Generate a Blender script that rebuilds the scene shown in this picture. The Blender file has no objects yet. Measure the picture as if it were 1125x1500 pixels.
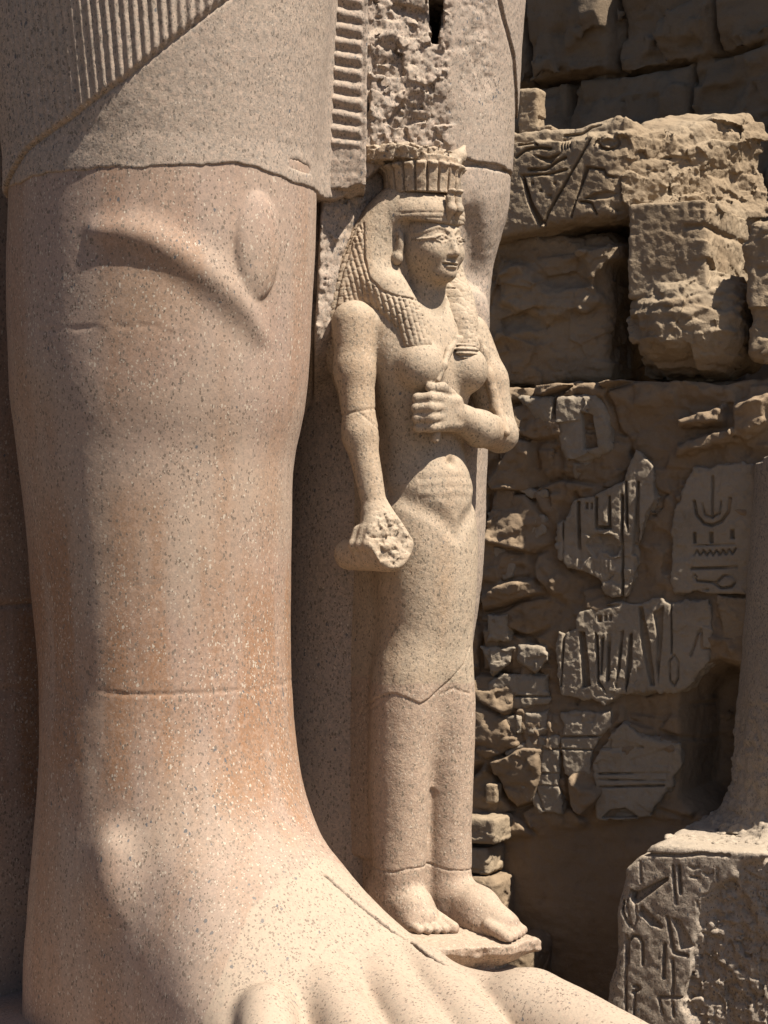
import bpy, math
import numpy as np
from concurrent.futures import ThreadPoolExecutor
POOL = ThreadPoolExecutor(4)
def par(f, P, ch=40000):               # evaluate a distance function over many points
    if len(P) <= ch: return np.asarray(f(P), np.float32)
    return np.concatenate(list(POOL.map(lambda s: np.asarray(f(P[s:s+ch]), np.float32), range(0, len(P), ch))))

# ------------------------------------------------------------------ camera, sky, sun, exposure
# World frame: +X is the way the statues face, +Y is their left hand side, +Z up, metres.
SC = bpy.context.scene
TH = math.radians(42)
SN, CS = math.sin(TH), math.cos(TH)
CAMP = (5.105, -4.79, 1.475)
cam_d = bpy.data.cameras.new("camera")
cam = bpy.data.objects.new("camera", cam_d)
SC.collection.objects.link(cam)
cam.location = CAMP
cam.rotation_euler = (math.radians(90), 0, math.atan2(CS, SN) )   # looks along (-cos42, sin42, 0)
cam_d.sensor_fit = 'HORIZONTAL'
cam_d.sensor_width = 36.0
cam_d.lens = 2800 / 1125 * 36
cam_d.clip_end = 500
SC.camera = cam

SUN_EL, SUN_AZ = math.radians(58), math.radians(15)      # azimuth measured from +X
w = bpy.data.worlds.new("World"); SC.world = w; w.use_nodes = True
wn = w.node_tree; bg = wn.nodes['Background']
sky = wn.nodes.new('ShaderNodeTexSky'); sky.sky_type = 'NISHITA'; sky.sun_disc = False
sky.sun_elevation = SUN_EL
sky.sun_rotation = math.radians(90) - SUN_AZ
sky.dust_density = 0.6; sky.air_density = 0.75
wn.links.new(sky.outputs[0], bg.inputs[0]); bg.inputs[1].default_value = 0.05
sd = bpy.data.lights.new("sun", 'SUN'); sd.energy = 5.0; sd.angle = math.radians(0.53); sd.color = (1.0, 0.93, 0.82)
so = bpy.data.objects.new("sun", sd); SC.collection.objects.link(so)
so.rotation_euler = (0, math.pi/2 - SUN_EL, SUN_AZ)
so.location = (20, 0, 30)
vs = SC.view_settings
vs.view_transform = 'Standard'; vs.look = 'None'; vs.exposure = 1.14; vs.gamma = 1.0
SC.cycles.max_bounces = 6; SC.cycles.diffuse_bounces = 4

# ------------------------------------------------------------------ pixel helpers (photo pixels, 1125 x 1500)
def proj(p):
    a, b, z = p
    r = SN*a + CS*b; D = 7 - CS*a + SN*b
    return 562.5 + 2800*(r+.144)/D, 750 + 2800*(1.475-z)/D, D
def pb(u, v, b):                      # point where the pixel's ray meets the plane y = b
    k = (u-562.5)/2800
    a = (k*(7+SN*b) - CS*b - .144)/(SN + CS*k)
    D = 7 - CS*a + SN*b
    return np.array((a, b, 1.475-(v-750)*D/2800))
def pa(u, v, a):                      # ... the plane x = a
    k = (u-562.5)/2800
    b = (k*(7-CS*a) - SN*a - .144)/(CS - SN*k)
    D = 7 - CS*a + SN*b
    return np.array((a, b, 1.475-(v-750)*D/2800))
def pd(u, v, D):                      # ... at distance D
    r = (u-562.5)*D/2800 - .144; dp = D-7
    return np.array((SN*r - CS*dp, CS*r + SN*dp, 1.475-(v-750)*D/2800))
def pz(u, v, z):                      # ... the plane at height z
    return pd(u, v, (1.475-z)*2800/(v-750))
def rz(pts, D):                       # pixels to (across, height) at distance D
    return [((u-562.5)*D/2800-.144, 1.475-(v-750)*D/2800) for u, v in pts]

# ------------------------------------------------------------------ noise
_T = np.random.RandomState(11).rand(48, 48, 48).astype(np.float32)*2-1
def vn(P, s, seed=0):
    s = np.asarray(s, np.float32)
    Q = P*s + np.float32(seed*7.31)
    i = np.floor(Q).astype(np.int32); f = (Q-i).astype(np.float32); f = f*f*(3-2*f)
    i0 = i % 48; i1 = (i+1) % 48
    x0, y0, z0 = i0[:, 0], i0[:, 1], i0[:, 2]; x1, y1, z1 = i1[:, 0], i1[:, 1], i1[:, 2]
    fx, fy, fz = f[:, 0], f[:, 1], f[:, 2]
    c00 = _T[x0, y0, z0]*(1-fx)+_T[x1, y0, z0]*fx; c10 = _T[x0, y1, z0]*(1-fx)+_T[x1, y1, z0]*fx
    c01 = _T[x0, y0, z1]*(1-fx)+_T[x1, y0, z1]*fx; c11 = _T[x0, y1, z1]*(1-fx)+_T[x1, y1, z1]*fx
    return (c00*(1-fy)+c10*fy)*(1-fz)+(c01*(1-fy)+c11*fy)*fz
def fbm(P, s, o=3, seed=0):
    r = 0; amp = 1.0; s = np.asarray(s, np.float32)
    for k in range(o):
        r = r + amp*vn(P, s*(2.03**k), seed+k); amp *= .5
    return r
def rid(P, s, o=3, seed=0):           # craggy noise, -1 .. 1
    r = 0; amp = 1.0; tot = 0; s = np.asarray(s, np.float32)
    for k in range(o):
        r = r + amp*(1-2*np.abs(vn(P, s*(2.1**k), seed+k))); tot += amp; amp *= .55
    return r/tot

_W = np.random.RandomState(23).rand(32**3, 7).astype(np.float32)
def facet(P, s, seed=0):              # chipped stone: every cell is a tilted plane of its own
    Q = P*np.asarray(s, np.float32)+np.float32(seed*5.13)
    B_ = np.floor(Q-.5).astype(np.int32); best = np.full(len(P), 9, np.float32); val = np.zeros(len(P), np.float32)
    for dx in (0, 1):
        for dy in (0, 1):
            for dz in (0, 1):
                c = B_+np.array((dx, dy, dz), np.int32); m = c & 31
                t = _W[(m[:, 0]*32+m[:, 1])*32+m[:, 2]]
                e = Q-c-(.2+.6*t[:, :3]); dd = (e*e).sum(1)
                v = (t[:, 3]-.5)*.9+(e*(t[:, 4:7]-.5)).sum(1)*2.0
                k = dd < best; best = np.where(k, dd, best); val = np.where(k, v, val)
    return val
def cells(x, y, s, seed=0):           # flat rubble cells: distance to the nearest joint (0 at the joint), random value
    X, Y = x*s+seed*3.7, y*s+seed*1.9
    i, j = np.floor(X).astype(int), np.floor(Y).astype(int)
    f1 = np.full(x.shape, 9.0); f2 = f1.copy(); rv = np.zeros(x.shape)
    for dx in (-1, 0, 1):
        for dy in (-1, 0, 1):
            t = _W[((i+dx) % 32)*1024+((j+dy) % 32)*32+seed % 32]
            d = np.hypot(X-(i+dx+t[:, 0]), Y-(j+dy+t[:, 1]))
            n_ = d < f1
            f2 = np.where(n_, f1, np.minimum(f2, d)); rv = np.where(n_, t[:, 2], rv); f1 = np.where(n_, d, f1)
    return (f2-f1)/s, rv
# ------------------------------------------------------------------ distance functions
def smin(x, y, k):
    h = np.maximum(k-np.abs(x-y), 0)/k
    return np.minimum(x, y)-h*h*k*.25
def smax(x, y, k): return -smin(-x, -y, k)
def sst(e0, e1, x):
    t = np.clip((x-e0)/(e1-e0), 0, 1); return t*t*(3-2*t)
def ell(P, c, r):
    q = (P-np.array(c, np.float32)); r = np.array(r, np.float32)
    k0 = np.sqrt(((q/r)**2).sum(1)); k1 = np.sqrt(((q/(r*r))**2).sum(1))+1e-6
    return k0*(k0-1)/k1
def cap(P, p, q, r1, r2=None):        # tapered capsule
    p = np.array(p, np.float32); q = np.array(q, np.float32)
    if r2 is None: r2 = r1
    d = q-p; h = np.clip(((P-p)@d)/(d@d), 0, 1)
    return np.sqrt(((P-p-h[:, None]*d)**2).sum(1)) - (r1+(r2-r1)*h)
def chain(P, pts, rs, k=.02):
    d = None
    for i in range(len(pts)-1):
        c = cap(P, pts[i], pts[i+1], rs[i], rs[i+1])
        d = c if d is None else smin(d, c, k)
    return d
def box(P, lo, hi, r=.0):
    lo = np.array(lo, np.float32); hi = np.array(hi, np.float32)
    q = np.abs(P-(lo+hi)/2)-(hi-lo)/2+r
    return np.sqrt((np.maximum(q, 0)**2).sum(1))+np.minimum(q.max(1), 0)-r
def herm(x, xs, ys):                  # smooth table lookup
    xs = np.array(xs, float); ys = np.array(ys, float)
    if xs[0] > xs[-1]: xs, ys = xs[::-1], ys[::-1]
    m = np.gradient(ys, xs)
    x = np.clip(x, xs[0], xs[-1]); i = np.clip(np.searchsorted(xs, x)-1, 0, len(xs)-2)
    h = xs[i+1]-xs[i]; t = (x-xs[i])/h
    return ((1+2*t)*(1-t)**2*ys[i]+t*(1-t)**2*h*m[i]+t*t*(3-2*t)*ys[i+1]+t*t*(t-1)*h*m[i+1])
def loftz(P, tab):                    # rows: z, centre x, centre y, radius x, radius y
    T = np.array(tab, float); z = P[:, 2]
    ca, cb, ra, rb = (herm(z, T[:, 0], T[:, i]) for i in (1, 2, 3, 4))
    da, db = P[:, 0]-ca, P[:, 1]-cb
    q = np.sqrt((da/ra)**2+(db/rb)**2); k1 = np.sqrt((da/ra**2)**2+(db/rb**2)**2)+1e-6
    d = q*(q-1)/k1
    return np.maximum(d, np.maximum(T[:, 0].min()-z, z-T[:, 0].max()))
def lat(P): return SN*P[:, 0]+CS*P[:, 1]
def pl(x, y, pts):                    # distance to a polyline in a plane
    d = np.full(x.shape, 9.0)
    for (ax, ay), (bx, by) in zip(pts[:-1], pts[1:]):
        ex, ey = bx-ax, by-ay
        h = np.clip(((x-ax)*ex+(y-ay)*ey)/(ex*ex+ey*ey+1e-9), 0, 1)
        d = np.minimum(d, np.hypot(x-ax-h*ex, y-ay-h*ey))
    return d
def poly(x, y, pts):                  # signed distance to a polygon (inside negative)
    d = pl(x, y, list(pts)+[pts[0]]); ins = np.zeros(x.shape, bool)
    n = len(pts)
    for i in range(n):
        (ax, ay), (bx, by) = pts[i], pts[(i+1) % n]
        if ay == by: continue
        c = ((ay > y) != (by > y)) & (x < (bx-ax)*(y-ay)/(by-ay)+ax)
        ins ^= c
    return np.where(ins, -d, d)
def groove(x, y, pts, w): return 1-sst(w*.25, w, pl(x, y, pts))

# ------------------------------------------------------------------ surface from a distance function
def mesh_from(name, V, Fq, mat, parent=None, smooth=True):
    V = np.asarray(V, float)
    if ROT: V = V@np.array(((math.cos(ROT), math.sin(ROT), 0), (-math.sin(ROT), math.cos(ROT), 0), (0, 0, 1)))
    base = WL[parent] if parent else np.array(((V[:, 0].min()+V[:, 0].max())/2, (V[:, 1].min()+V[:, 1].max())/2, V[:, 2].min()))
    V = V-base
    me = bpy.data.meshes.new(name)
    me.vertices.add(len(V)); me.vertices.foreach_set('co', V.astype(np.float32).ravel())
    n = len(Fq)
    me.loops.add(n*4); me.loops.foreach_set('vertex_index', Fq.astype(np.int32).ravel())
    me.polygons.add(n); me.polygons.foreach_set('loop_start', np.arange(0, n*4, 4, dtype=np.int32))
    me.polygons.foreach_set('use_smooth', np.full(n, smooth))
    me.update(calc_edges=True); me.validate()
    me.materials.append(mat)
    o = bpy.data.objects.new(name, me); SC.collection.objects.link(o)
    WL[o] = base
    if parent: o.parent = parent
    else: o.location = base
    return o
ROT = 0.0                             # turn of the frame a shape is described in
WL = {}                               # where each object's origin stands in the world
QUAL = 1.0



def sdf(name, f, lo, hi, h, mat, parent=None, steps=2, lip=1.6):
    h = h*QUAL
    lo = np.array(lo, float); hi = np.array(hi, float)
    B = 6
    nb = np.ceil((hi-lo)/(h*B)).astype(int); n = nb*B+1
    cc = [lo[i]+(np.arange(nb[i])+.5)*B*h for i in range(3)]
    G = np.stack(np.meshgrid(*cc, indexing='ij'), -1).reshape(-1, 3).astype(np.float32)
    fc = par(f, G).reshape(nb)
    act = np.abs(fc) < B*h*.87*lip
    S = np.ones(n, np.float32)
    up = np.repeat(np.repeat(np.repeat(fc, B, 0), B, 1), B, 2)
    S[:-1, :-1, :-1] = np.where(up < 0, -1, 1)
    S[-1], S[:, -1], S[:, :, -1] = 1, 1, 1
    m = np.zeros(n, bool)
    au = np.repeat(np.repeat(np.repeat(act, B, 0), B, 1), B, 2)
    for dx in (0, 1):
        for dy in (0, 1):
            for dz in (0, 1):
                m[dx:n[0]-1+dx, dy:n[1]-1+dy, dz:n[2]-1+dz] |= au
    I = np.argwhere(m)
    out = par(f, (lo+I*h).astype(np.float32))
    S[I[:, 0], I[:, 1], I[:, 2]] = out
    del m, au, up
    ins = S < 0
    c = [ins[dx:n[0]-1+dx, dy:n[1]-1+dy, dz:n[2]-1+dz] for dx in (0, 1) for dy in (0, 1) for dz in (0, 1)]
    al = c[0].copy(); an = c[0].copy()
    for q in c[1:]: al &= q; an |= q
    cell = an & ~al
    C = np.argwhere(cell)
    vid = np.full(cell.shape, -1, np.int32); vid[cell] = np.arange(len(C))
    acc = np.zeros((len(C), 3)); cnt = np.zeros(len(C))
    corners = [(x, y, z) for x in (0, 1) for y in (0, 1) for z in (0, 1)]
    vals = {k: S[C[:, 0]+k[0], C[:, 1]+k[1], C[:, 2]+k[2]] for k in corners}
    for p in corners:
        for ax in range(3):
            if p[ax]: continue
            q = list(p); q[ax] = 1; q = tuple(q)
            v0, v1 = vals[p], vals[q]
            cr = (v0 < 0) != (v1 < 0)
            t = np.where(cr, v0/np.where(cr, v0-v1, 1), 0)
            pt = np.array(p, float)[None]+t[:, None]*(np.array(q)-np.array(p))[None]
            acc += np.where(cr[:, None], pt, 0); cnt += cr
    V = lo+(C+acc/cnt[:, None])*h
    quads = []
    for ax in range(3):
        o1, o2 = (ax+1) % 3, (ax+2) % 3
        sl0 = [slice(None)]*3; sl1 = [slice(None)]*3
        sl0[ax] = slice(0, -1); sl1[ax] = slice(1, None)
        x0, x1 = ins[tuple(sl0)], ins[tuple(sl1)]
        E = np.argwhere(x0 != x1)
        ok = (E[:, o1] > 0) & (E[:, o2] > 0) & (E[:, o1] < n[o1]-1) & (E[:, o2] < n[o2]-1)
        E = E[ok]; fl = x0[E[:, 0], E[:, 1], E[:, 2]]
        ids = []
        for d1, d2 in ((-1, -1), (0, -1), (0, 0), (-1, 0)):
            K = E.copy(); K[:, o1] += d1; K[:, o2] += d2
            ids.append(vid[K[:, 0], K[:, 1], K[:, 2]])
        Q = np.stack(ids, 1); Q[~fl] = Q[~fl][:, ::-1]
        quads.append(Q)
    Q = np.concatenate(quads); Q = Q[(Q >= 0).all(1)]
    V = V.astype(np.float32)
    e = h*.35
    for _ in range(steps):                       # pull the vertices onto the exact surface
        d = par(f, V); g = np.empty_like(V)
        for i in range(3):
            W = V.copy(); W[:, i] += e; g[:, i] = (par(f, W)-d)/e
        gn = np.maximum((g*g).sum(1), .15)
        st = -(d/gn)[:, None]*g
        ln = np.sqrt((st*st).sum(1)); st *= (np.minimum(ln, h*.6)/np.maximum(ln, 1e-9))[:, None]
        V = V+st*.9
    return mesh_from(name, V, Q, mat, parent)

# ------------------------------------------------------------------ materials
def nt(name, rough=.85):
    m = bpy.data.materials.new(name); m.use_nodes = True
    t = m.node_tree; b = t.nodes['Principled BSDF']; b.inputs['Roughness'].default_value = rough
    b.inputs['Specular IOR Level'].default_value = .25
    return m, t, b
class N:
    def __init__(s, t): s.t = t; s.pos = s.n('ShaderNodeNewGeometry').outputs['Position']
    def n(s, ty, **kw):
        x = s.t.nodes.new(ty)
        for k, v in kw.items(): setattr(x, k, v)
        return x
    def put(s, sock, v):
        if hasattr(v, 'links') or isinstance(v, bpy.types.NodeSocket): s.t.links.new(v, sock)
        else: sock.default_value = v
    def scaled(s, v):
        x = s.n('ShaderNodeVectorMath', operation='MULTIPLY'); s.put(x.inputs[0], s.pos); x.inputs[1].default_value = v
        return x.outputs[0]
    def noise(s, sc, det=3, vec=None, rough=.55, dist=0):
        x = s.n('ShaderNodeTexNoise'); s.put(x.inputs['Vector'], vec or s.pos)
        x.inputs['Scale'].default_value = sc; x.inputs['Detail'].default_value = det
        x.inputs['Roughness'].default_value = rough; x.inputs['Distortion'].default_value = dist
        return x.outputs['Fac']
    def math(s, op, a, b=0.0):
        x = s.n('ShaderNodeMath', operation=op); s.put(x.inputs[0], a); s.put(x.inputs[1], b); return x.outputs[0]
    def ramp(s, f, e0, e1):
        x = s.n('ShaderNodeMapRange', interpolation_type='SMOOTHSTEP'); s.put(x.inputs[0], f)
        x.inputs[1].default_value = e0; x.inputs[2].default_value = e1; return x.outputs[0]
    def mix(s, f, a, b):
        x = s.n('ShaderNodeMix', data_type='RGBA'); s.put(x.inputs[0], f)
        s.put(x.inputs[6], a if not isinstance(a, tuple) else a+(1,)); s.put(x.inputs[7], b if not isinstance(b, tuple) else b+(1,))
        return x.outputs[2]
    def vor(s, sc, vec=None):
        x = s.n('ShaderNodeTexVoronoi'); s.put(x.inputs['Vector'], vec or s.pos); x.inputs['Scale'].default_value = sc
        return x.outputs['Distance'], x.outputs['Color']
    def bump(s, hgt, st, dist, nrm=None):
        x = s.n('ShaderNodeBump'); s.put(x.inputs['Height'], hgt); x.inputs['Strength'].default_value = st
        x.inputs['Distance'].default_value = dist
        if nrm: s.put(x.inputs['Normal'], nrm)
        return x.outputs[0]
def chips(k, col, scale, thr, size, c, dens=None, stretch=(1, 1, .6), seed=0.0):
    """scattered mineral grains: cells whose random value passes thr, drawn as small irregular flakes"""
    wv = k.n('ShaderNodeVectorMath', operation='ADD')
    nz = k.n('ShaderNodeTexNoise'); k.put(nz.inputs['Vector'], k.pos); nz.inputs['Scale'].default_value = scale*.9
    sc = k.n('ShaderNodeVectorMath', operation='SCALE'); k.put(sc.inputs[0], nz.outputs['Color']); sc.inputs['Scale'].default_value = 1.1/scale
    k.put(wv.inputs[0], k.scaled(stretch)); k.put(wv.inputs[1], sc.outputs[0])
    off = k.n('ShaderNodeVectorMath', operation='ADD'); k.put(off.inputs[0], wv.outputs[0]); off.inputs[1].default_value = (seed, seed*.7, seed*1.3)
    d, cc = k.vor(scale, off.outputs[0])
    sp = k.n('ShaderNodeSeparateColor'); k.put(sp.inputs[0], cc)
    pick = sp.outputs[0] if dens is None else k.math('ADD', sp.outputs[0], dens)
    a = k.ramp(pick, thr, thr+.01)
    sz = k.math('MULTIPLY', k.math('ADD', sp.outputs[1], .35), size)
    b = k.math('LESS_THAN', d, sz)
    return k.mix(k.math('MULTIPLY', a, b), col, c)
def granite(name, base, base2, stain, grain=1.0, white=.9, dark=.9, stain_amt=.6, bump=.35, wscale=42, stainlo=.45, fleck=.35, second=None, grainy=.6, band=None, dust=.45, wc=(.42, .345, .27)):
    m, t, b = nt(name, .8); k = N(t)
    big = k.ramp(k.noise(1.7, 4), .35, .65)
    col = k.mix(big, base, base2)
    st = k.ramp(k.noise(2.2, 4, k.scaled((2.2, 2.2, .35))), stainlo, stainlo+.25)
    if band:                          # rust coloured water stain round a joint
        sz = k.n('ShaderNodeSeparateXYZ'); k.put(sz.inputs[0], k.pos)
        zz = k.math('ADD', sz.outputs[2], k.math('MULTIPLY', k.math('SUBTRACT', k.noise(1.6, 4), .5), .9))
        bd = k.math('MULTIPLY', k.ramp(zz, band[0], band[0]+.3), k.ramp(zz, band[1], band[1]-.5))
        st = k.math('MAXIMUM', k.math('MULTIPLY', st, .55), k.math('MULTIPLY', bd, k.ramp(k.noise(3.0, 5, k.scaled((2.6, 2.6, .3))), .3, .6)))
    col = k.mix(k.math('MULTIPLY', st, stain_amt), col, stain)
    mk = None
    if second:                        # restored piece of another granite beyond a plane: (normal, offset, colour)
        nv, off, c2, chip2 = second
        dt = k.n('ShaderNodeVectorMath', operation='DOT_PRODUCT'); k.put(dt.inputs[0], k.pos); dt.inputs[1].default_value = nv
        wob = k.math('MULTIPLY', k.math('SUBTRACT', k.noise(2.6, 3), .5), .16)
        mk = k.ramp(k.math('ADD', dt.outputs['Value'], wob), off-.006, off+.006)
        col = k.mix(mk, col, c2)
    for sc_, am_ in ((115, .55), (240, .45)):        # interlocking crystals, each with its own tone
        _, cc = k.vor(sc_*grain, k.scaled((1, 1, .8))); sp = k.n('ShaderNodeSeparateColor'); k.put(sp.inputs[0], cc)
        col = k.mix(k.math('MULTIPLY', k.ramp(sp.outputs[0], .55, 1.0), am_*grainy), col, tuple(c*.55 for c in (base[0]*.9, base[1], base[2]*1.1)))
        col = k.mix(k.math('MULTIPLY', k.ramp(sp.outputs[1], .55, 1.0), am_*grainy), col, (base[0]*1.32, base[1]*1.22, base[2]*1.2))
    den = k.math('MULTIPLY', k.math('SUBTRACT', k.noise(3.1, 3), .5), .45)
    if mk: den = k.math('ADD', den, k.math('MULTIPLY', mk, second[3]))
    d2 = k.math('MULTIPLY', k.math('SUBTRACT', k.noise(2.3, 3, k.scaled((1, 1, .8))), .5), .5)
    col = chips(k, col, 130, .72, .42, tuple(c*.5 for c in base), d2, seed=5.0) if fleck else col
    col = chips(k, col, wscale*2.2, dark+.0, .42, tuple(c*.36 for c in base), d2, seed=3.1)
    col = chips(k, col, wscale, dark+.04, .36, (.10, .095, .095), d2, seed=1.7)
    col = chips(k, col, wscale*1.9, white, .40, wc, den, stretch=(1, 1, .75), seed=9.2)
    col = chips(k, col, wscale, white+.03, .36, wc, den, stretch=(1.3, 1.3, .7), seed=12.2)
    if dust:                          # pale dust lying on what faces up
        sn = k.n('ShaderNodeSeparateXYZ'); nn = k.n('ShaderNodeNewGeometry'); k.put(sn.inputs[0], nn.outputs['Normal'])
        df = k.math('MULTIPLY', k.ramp(sn.outputs[2], .15, .8), k.ramp(k.noise(5, 4), .25, .6))
        col = k.mix(k.math('MULTIPLY', df, dust), col, (.36, .29, .215))
    k.put(b.inputs['Base Color'], col)
    h = k.noise(120, 3, rough=.7); n1 = k.bump(h, bump, .004)
    n2 = k.bump(k.noise(22, 4), bump*.7, .008, n1)
    k.put(b.inputs['Normal'], n2)
    return m
def sandstone(name, base, base2, dark, bump=.7, scale=1.0, layer=1.0):
    m, t, b = nt(name, .95); k = N(t)
    b.inputs['Specular IOR Level'].default_value = .1
    col = k.mix(k.ramp(k.noise(2.4*scale, 5), .35, .65), base, base2)
    col = k.mix(k.math('MULTIPLY', k.ramp(k.noise(3.3*scale, 5, k.scaled((.6, .6, 3.0))), .52, .7), .5*layer), col, dark)
    col = k.mix(k.math('MULTIPLY', k.ramp(k.noise(16*scale, 5, rough=.7), .5, .75), .45), col, tuple(c*.62 for c in base))
    col = k.mix(k.math('MULTIPLY', k.ramp(k.noise(140, 2), .45, .7), .25), col, tuple(min(1, c*1.3) for c in base2))
    k.put(b.inputs['Base Color'], col)
    n1 = k.bump(k.noise(90, 4, rough=.7), bump*.6, .006)
    n2 = k.bump(k.noise(17, 6, rough=.65), bump, .018, n1)
    k.put(b.inputs['Normal'], n2)
    return m
M_LEG = granite("leg_granite", (.292, .220, .166), (.268, .192, .152), (.225, .115, .056), white=.89, dark=.95, band=(.35, 1.6), stain_amt=.85, bump=.16, dust=.22, wc=(.385, .318, .25), wscale=88, stainlo=.42, second=((1, .25, -.1), .10, (.315, .245, .182), -.16))
M_KILT = granite("kilt_granite", (.288, .230, .180), (.262, .208, .166), (.27, .205, .142), white=1.0, dark=.93, stain_amt=.4, bump=.38, grainy=1.0, wscale=110, wc=(.42, .35, .28))
M_FIG = granite("figure_granite", (.318, .252, .182), (.292, .226, .160), (.285, .195, .122), white=1.0, dark=.975, grainy=.75, stain_amt=.75, wscale=110, bump=.6, second=((0, 0, -1), -.86, (.295, .212, .156), .10))
M_PED = granite("grey_granite", (.290, .240, .188), (.250, .205, .160), (.26, .205, .145), white=1.2, dark=.88, stain_amt=.3, bump=.9, wscale=100, dust=.6)
M_SAND = sandstone("sandstone", (.262, .204, .142), (.226, .169, .112), (.170, .120, .076))
M_SAND2 = sandstone("grey_sandstone", (.268, .222, .170), (.236, .193, .144), (.19, .148, .105), bump=.5)
M_MUD = sandstone("mud_mortar", (.225, .165, .110), (.198, .144, .095), (.160, .113, .071), bump=.5, layer=.6)
M_REAR = sandstone("shade_toned_sandstone", (.155, .117, .081), (.135, .101, .069), (.10, .073, .049))  # sandstone with the rear wall's shade painted in as a darker base colour
M_GROUND = sandstone("sandy_ground", (.115, .083, .053), (.105, .076, .048), (.09, .064, .04), layer=.2)

def thing(name, label, cat, loc=(0, 0, 0), group=None):
    o = bpy.data.objects.new(name, None); SC.collection.objects.link(o)
    o['label'] = label; o['category'] = cat; o.location = loc; WL[o] = np.array(loc, float)
    if group: o['group'] = group
    return o
def tag(o, label, cat, group=None):
    o['label'] = label; o['category'] = cat
    if group: o['group'] = group
    return o
# ------------------------------------------------------------------ the colossus: legs, kilt, back pillar, base
def legtab(rows, dep):
    D = 7+dep; out = []
    for v, L, R in rows:
        c = (L+R)/2; r = (R-L)/2*D/2800
        x = (c-562.5)*D/2800-.144
        out.append((1.475-(v-750)*D/2800, SN*x-CS*dep, CS*x+SN*dep, r, r))
    return out
RL = legtab([(-80, 16, 464), (280, 16, 463), (400, 14, 461), (480, 15, 457), (600, 20, 447), (670, 26, 432), (750, 35, 428), (900, 48, 423),
             (1010, 60, 419), (1150, 68, 411), (1300, 76, 412), (1440, 80, 412)], -.32)
RL = [(4.3,)+RL[0][1:]]+RL+[(-.3,)+RL[-1][1:]]
LL = legtab([(-80, 400, 800), (240, 405, 748), (300, 405, 745), (400, 400, 722), (480, 392, 717), (560, 385, 716), (700, 380, 713), (850, 375, 706),
             (950, 370, 692), (1010, 365, 684), (1280, 360, 684)], .5)
LL = [(4.3,)+LL[0][1:]]+LL+[(-.3,)+LL[-1][1:]]
FOOT = np.array([(-.95, -.9, .20, .20), (-.6, -.9, .38, .50), (-.25, -.9, .42, .80), (.0, -.895, .42, .70), (.13, -.89, .43, .53), (.3, -.88, .455, .35),
                 (.5, -.87, .48, .17), (.65, -.865, .50, .065), (.8, -.86, .50, -.025), (.95, -.85, .49, -.085), (1.1, -.84, .45, -.13), (1.3, -.82, .38, -.18), (1.45, -.8, .28, -.22)])
SOLE = -.27
def foot(P):
    a = P[:, 0]-.35*np.minimum(P[:, 1]+.75, .25)*sst(.2, .8, P[:, 0])
    cb, w, h = (herm(a, FOOT[:, 0], FOOT[:, i]) for i in (1, 2, 3))
    rzz = np.maximum(h-SOLE, .05)
    y = np.abs(P[:, 1]-cb)/w; z = np.abs(P[:, 2]-SOLE)/rzz
    q = (y**2.3+z**2.3+1e-9)**(1/2.3)
    d = (q-1)*np.minimum(w, rzz)*.75
    d = np.maximum(d, np.maximum(FOOT[0, 0]-a, a-FOOT[-1, 0]))
    return np.maximum(d, SOLE-P[:, 2])
TOES = []
for s_, e_, r1_, r2_ in (((815, 1452, .015), (985, 1545, -.09), .12, .125), ((640, 1420, .045), (745, 1540, -.07), .075, .085), ((575, 1428, .04), (650, 1540, -.07), .07, .08),
                         ((495, 1445, .03), (548, 1540, -.075), .07, .08), ((392, 1468, .01), (395, 1545, -.09), .07, .075)):
    s_, e_ = pz(*s_), pz(*e_); r1_ *= 1.22; r2_ *= 1.3; s_ = s_-(e_-s_)*.25
    TOES.append((s_-np.array((0, 0, r1_*.84)), e_-np.array((0, 0, r2_*.8)), r1_, r2_))
def legR0(P):
    d = loftz(P, RL)
    f = foot(P)
    f = smin(f, cap(P, (.78, -.58, -.085), TOES[0][0], .11, .12), .08)
    for p, q, r1, r2 in TOES:
        f = smin(f, cap(P, p, q, r1, r2), .040)
    d = smin(d, f, .22)
    # the shin's flat inner side
    e = -.17*(P[:, 0]-RL[3][1])-.985*(P[:, 1]-RL[3][2])-(.515-.09*sst(2.0, 1.0, P[:, 2]))
    return smax(d, np.where(P[:, 2] < -9, -9, e-.2*sst(1.7, 2.4, P[:, 2])-.35*sst(.95, .1, P[:, 2])), .08)
def hit(fn, u, v, D0=5.2, D1=8.2):    # where a pixel's ray first meets a shape
    Ds = np.linspace(D0, D1, 1200)
    P = np.array([pd(u, v, D) for D in Ds], np.float32)
    i = np.argmax(fn(P) < 0); return P[i]
legcol = lambda P: loftz(P, RL)
KC = hit(legcol, 380, 345); KC2 = hit(legcol, 380, 395)
RIDGE = [hit(legcol, u, v) for u, v in ((140, 338), (200, 343), (252, 366), (298, 396), (333, 426), (360, 456), (382, 492))]
RIDGE = np.array(RIDGE); _s = np.linspace(0, 6, 31); RIDGE = list(np.stack([herm(_s, np.arange(7), RIDGE[:, i]) for i in range(3)], 1)); RR = list(herm(_s, np.arange(7), np.array((.022, .040, .046, .046, .042, .034, .012))))
KN = hit(legcol, 378, 360); KNn = np.array((KN[0]-RL[2][1], KN[1]-RL[2][2], 0), np.float32); KNn /= np.linalg.norm(KNn); KNt = np.array((-KNn[1], KNn[0], 0), np.float32)
INN = [hit(legcol, u, v) for u, v in ((215, 395), (270, 425), (318, 462), (352, 505))]
UPR = [hit(legcol, u, v) for u, v in ((190, 310), (255, 322), (310, 352), (342, 395), (352, 425))]
SHIN = [hit(legcol, u, v) for u, v in ((180, 560), (150, 720), (135, 900), (140, 1080), (160, 1240))]
ANK = hit(legR0, 165, 1285)
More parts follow.
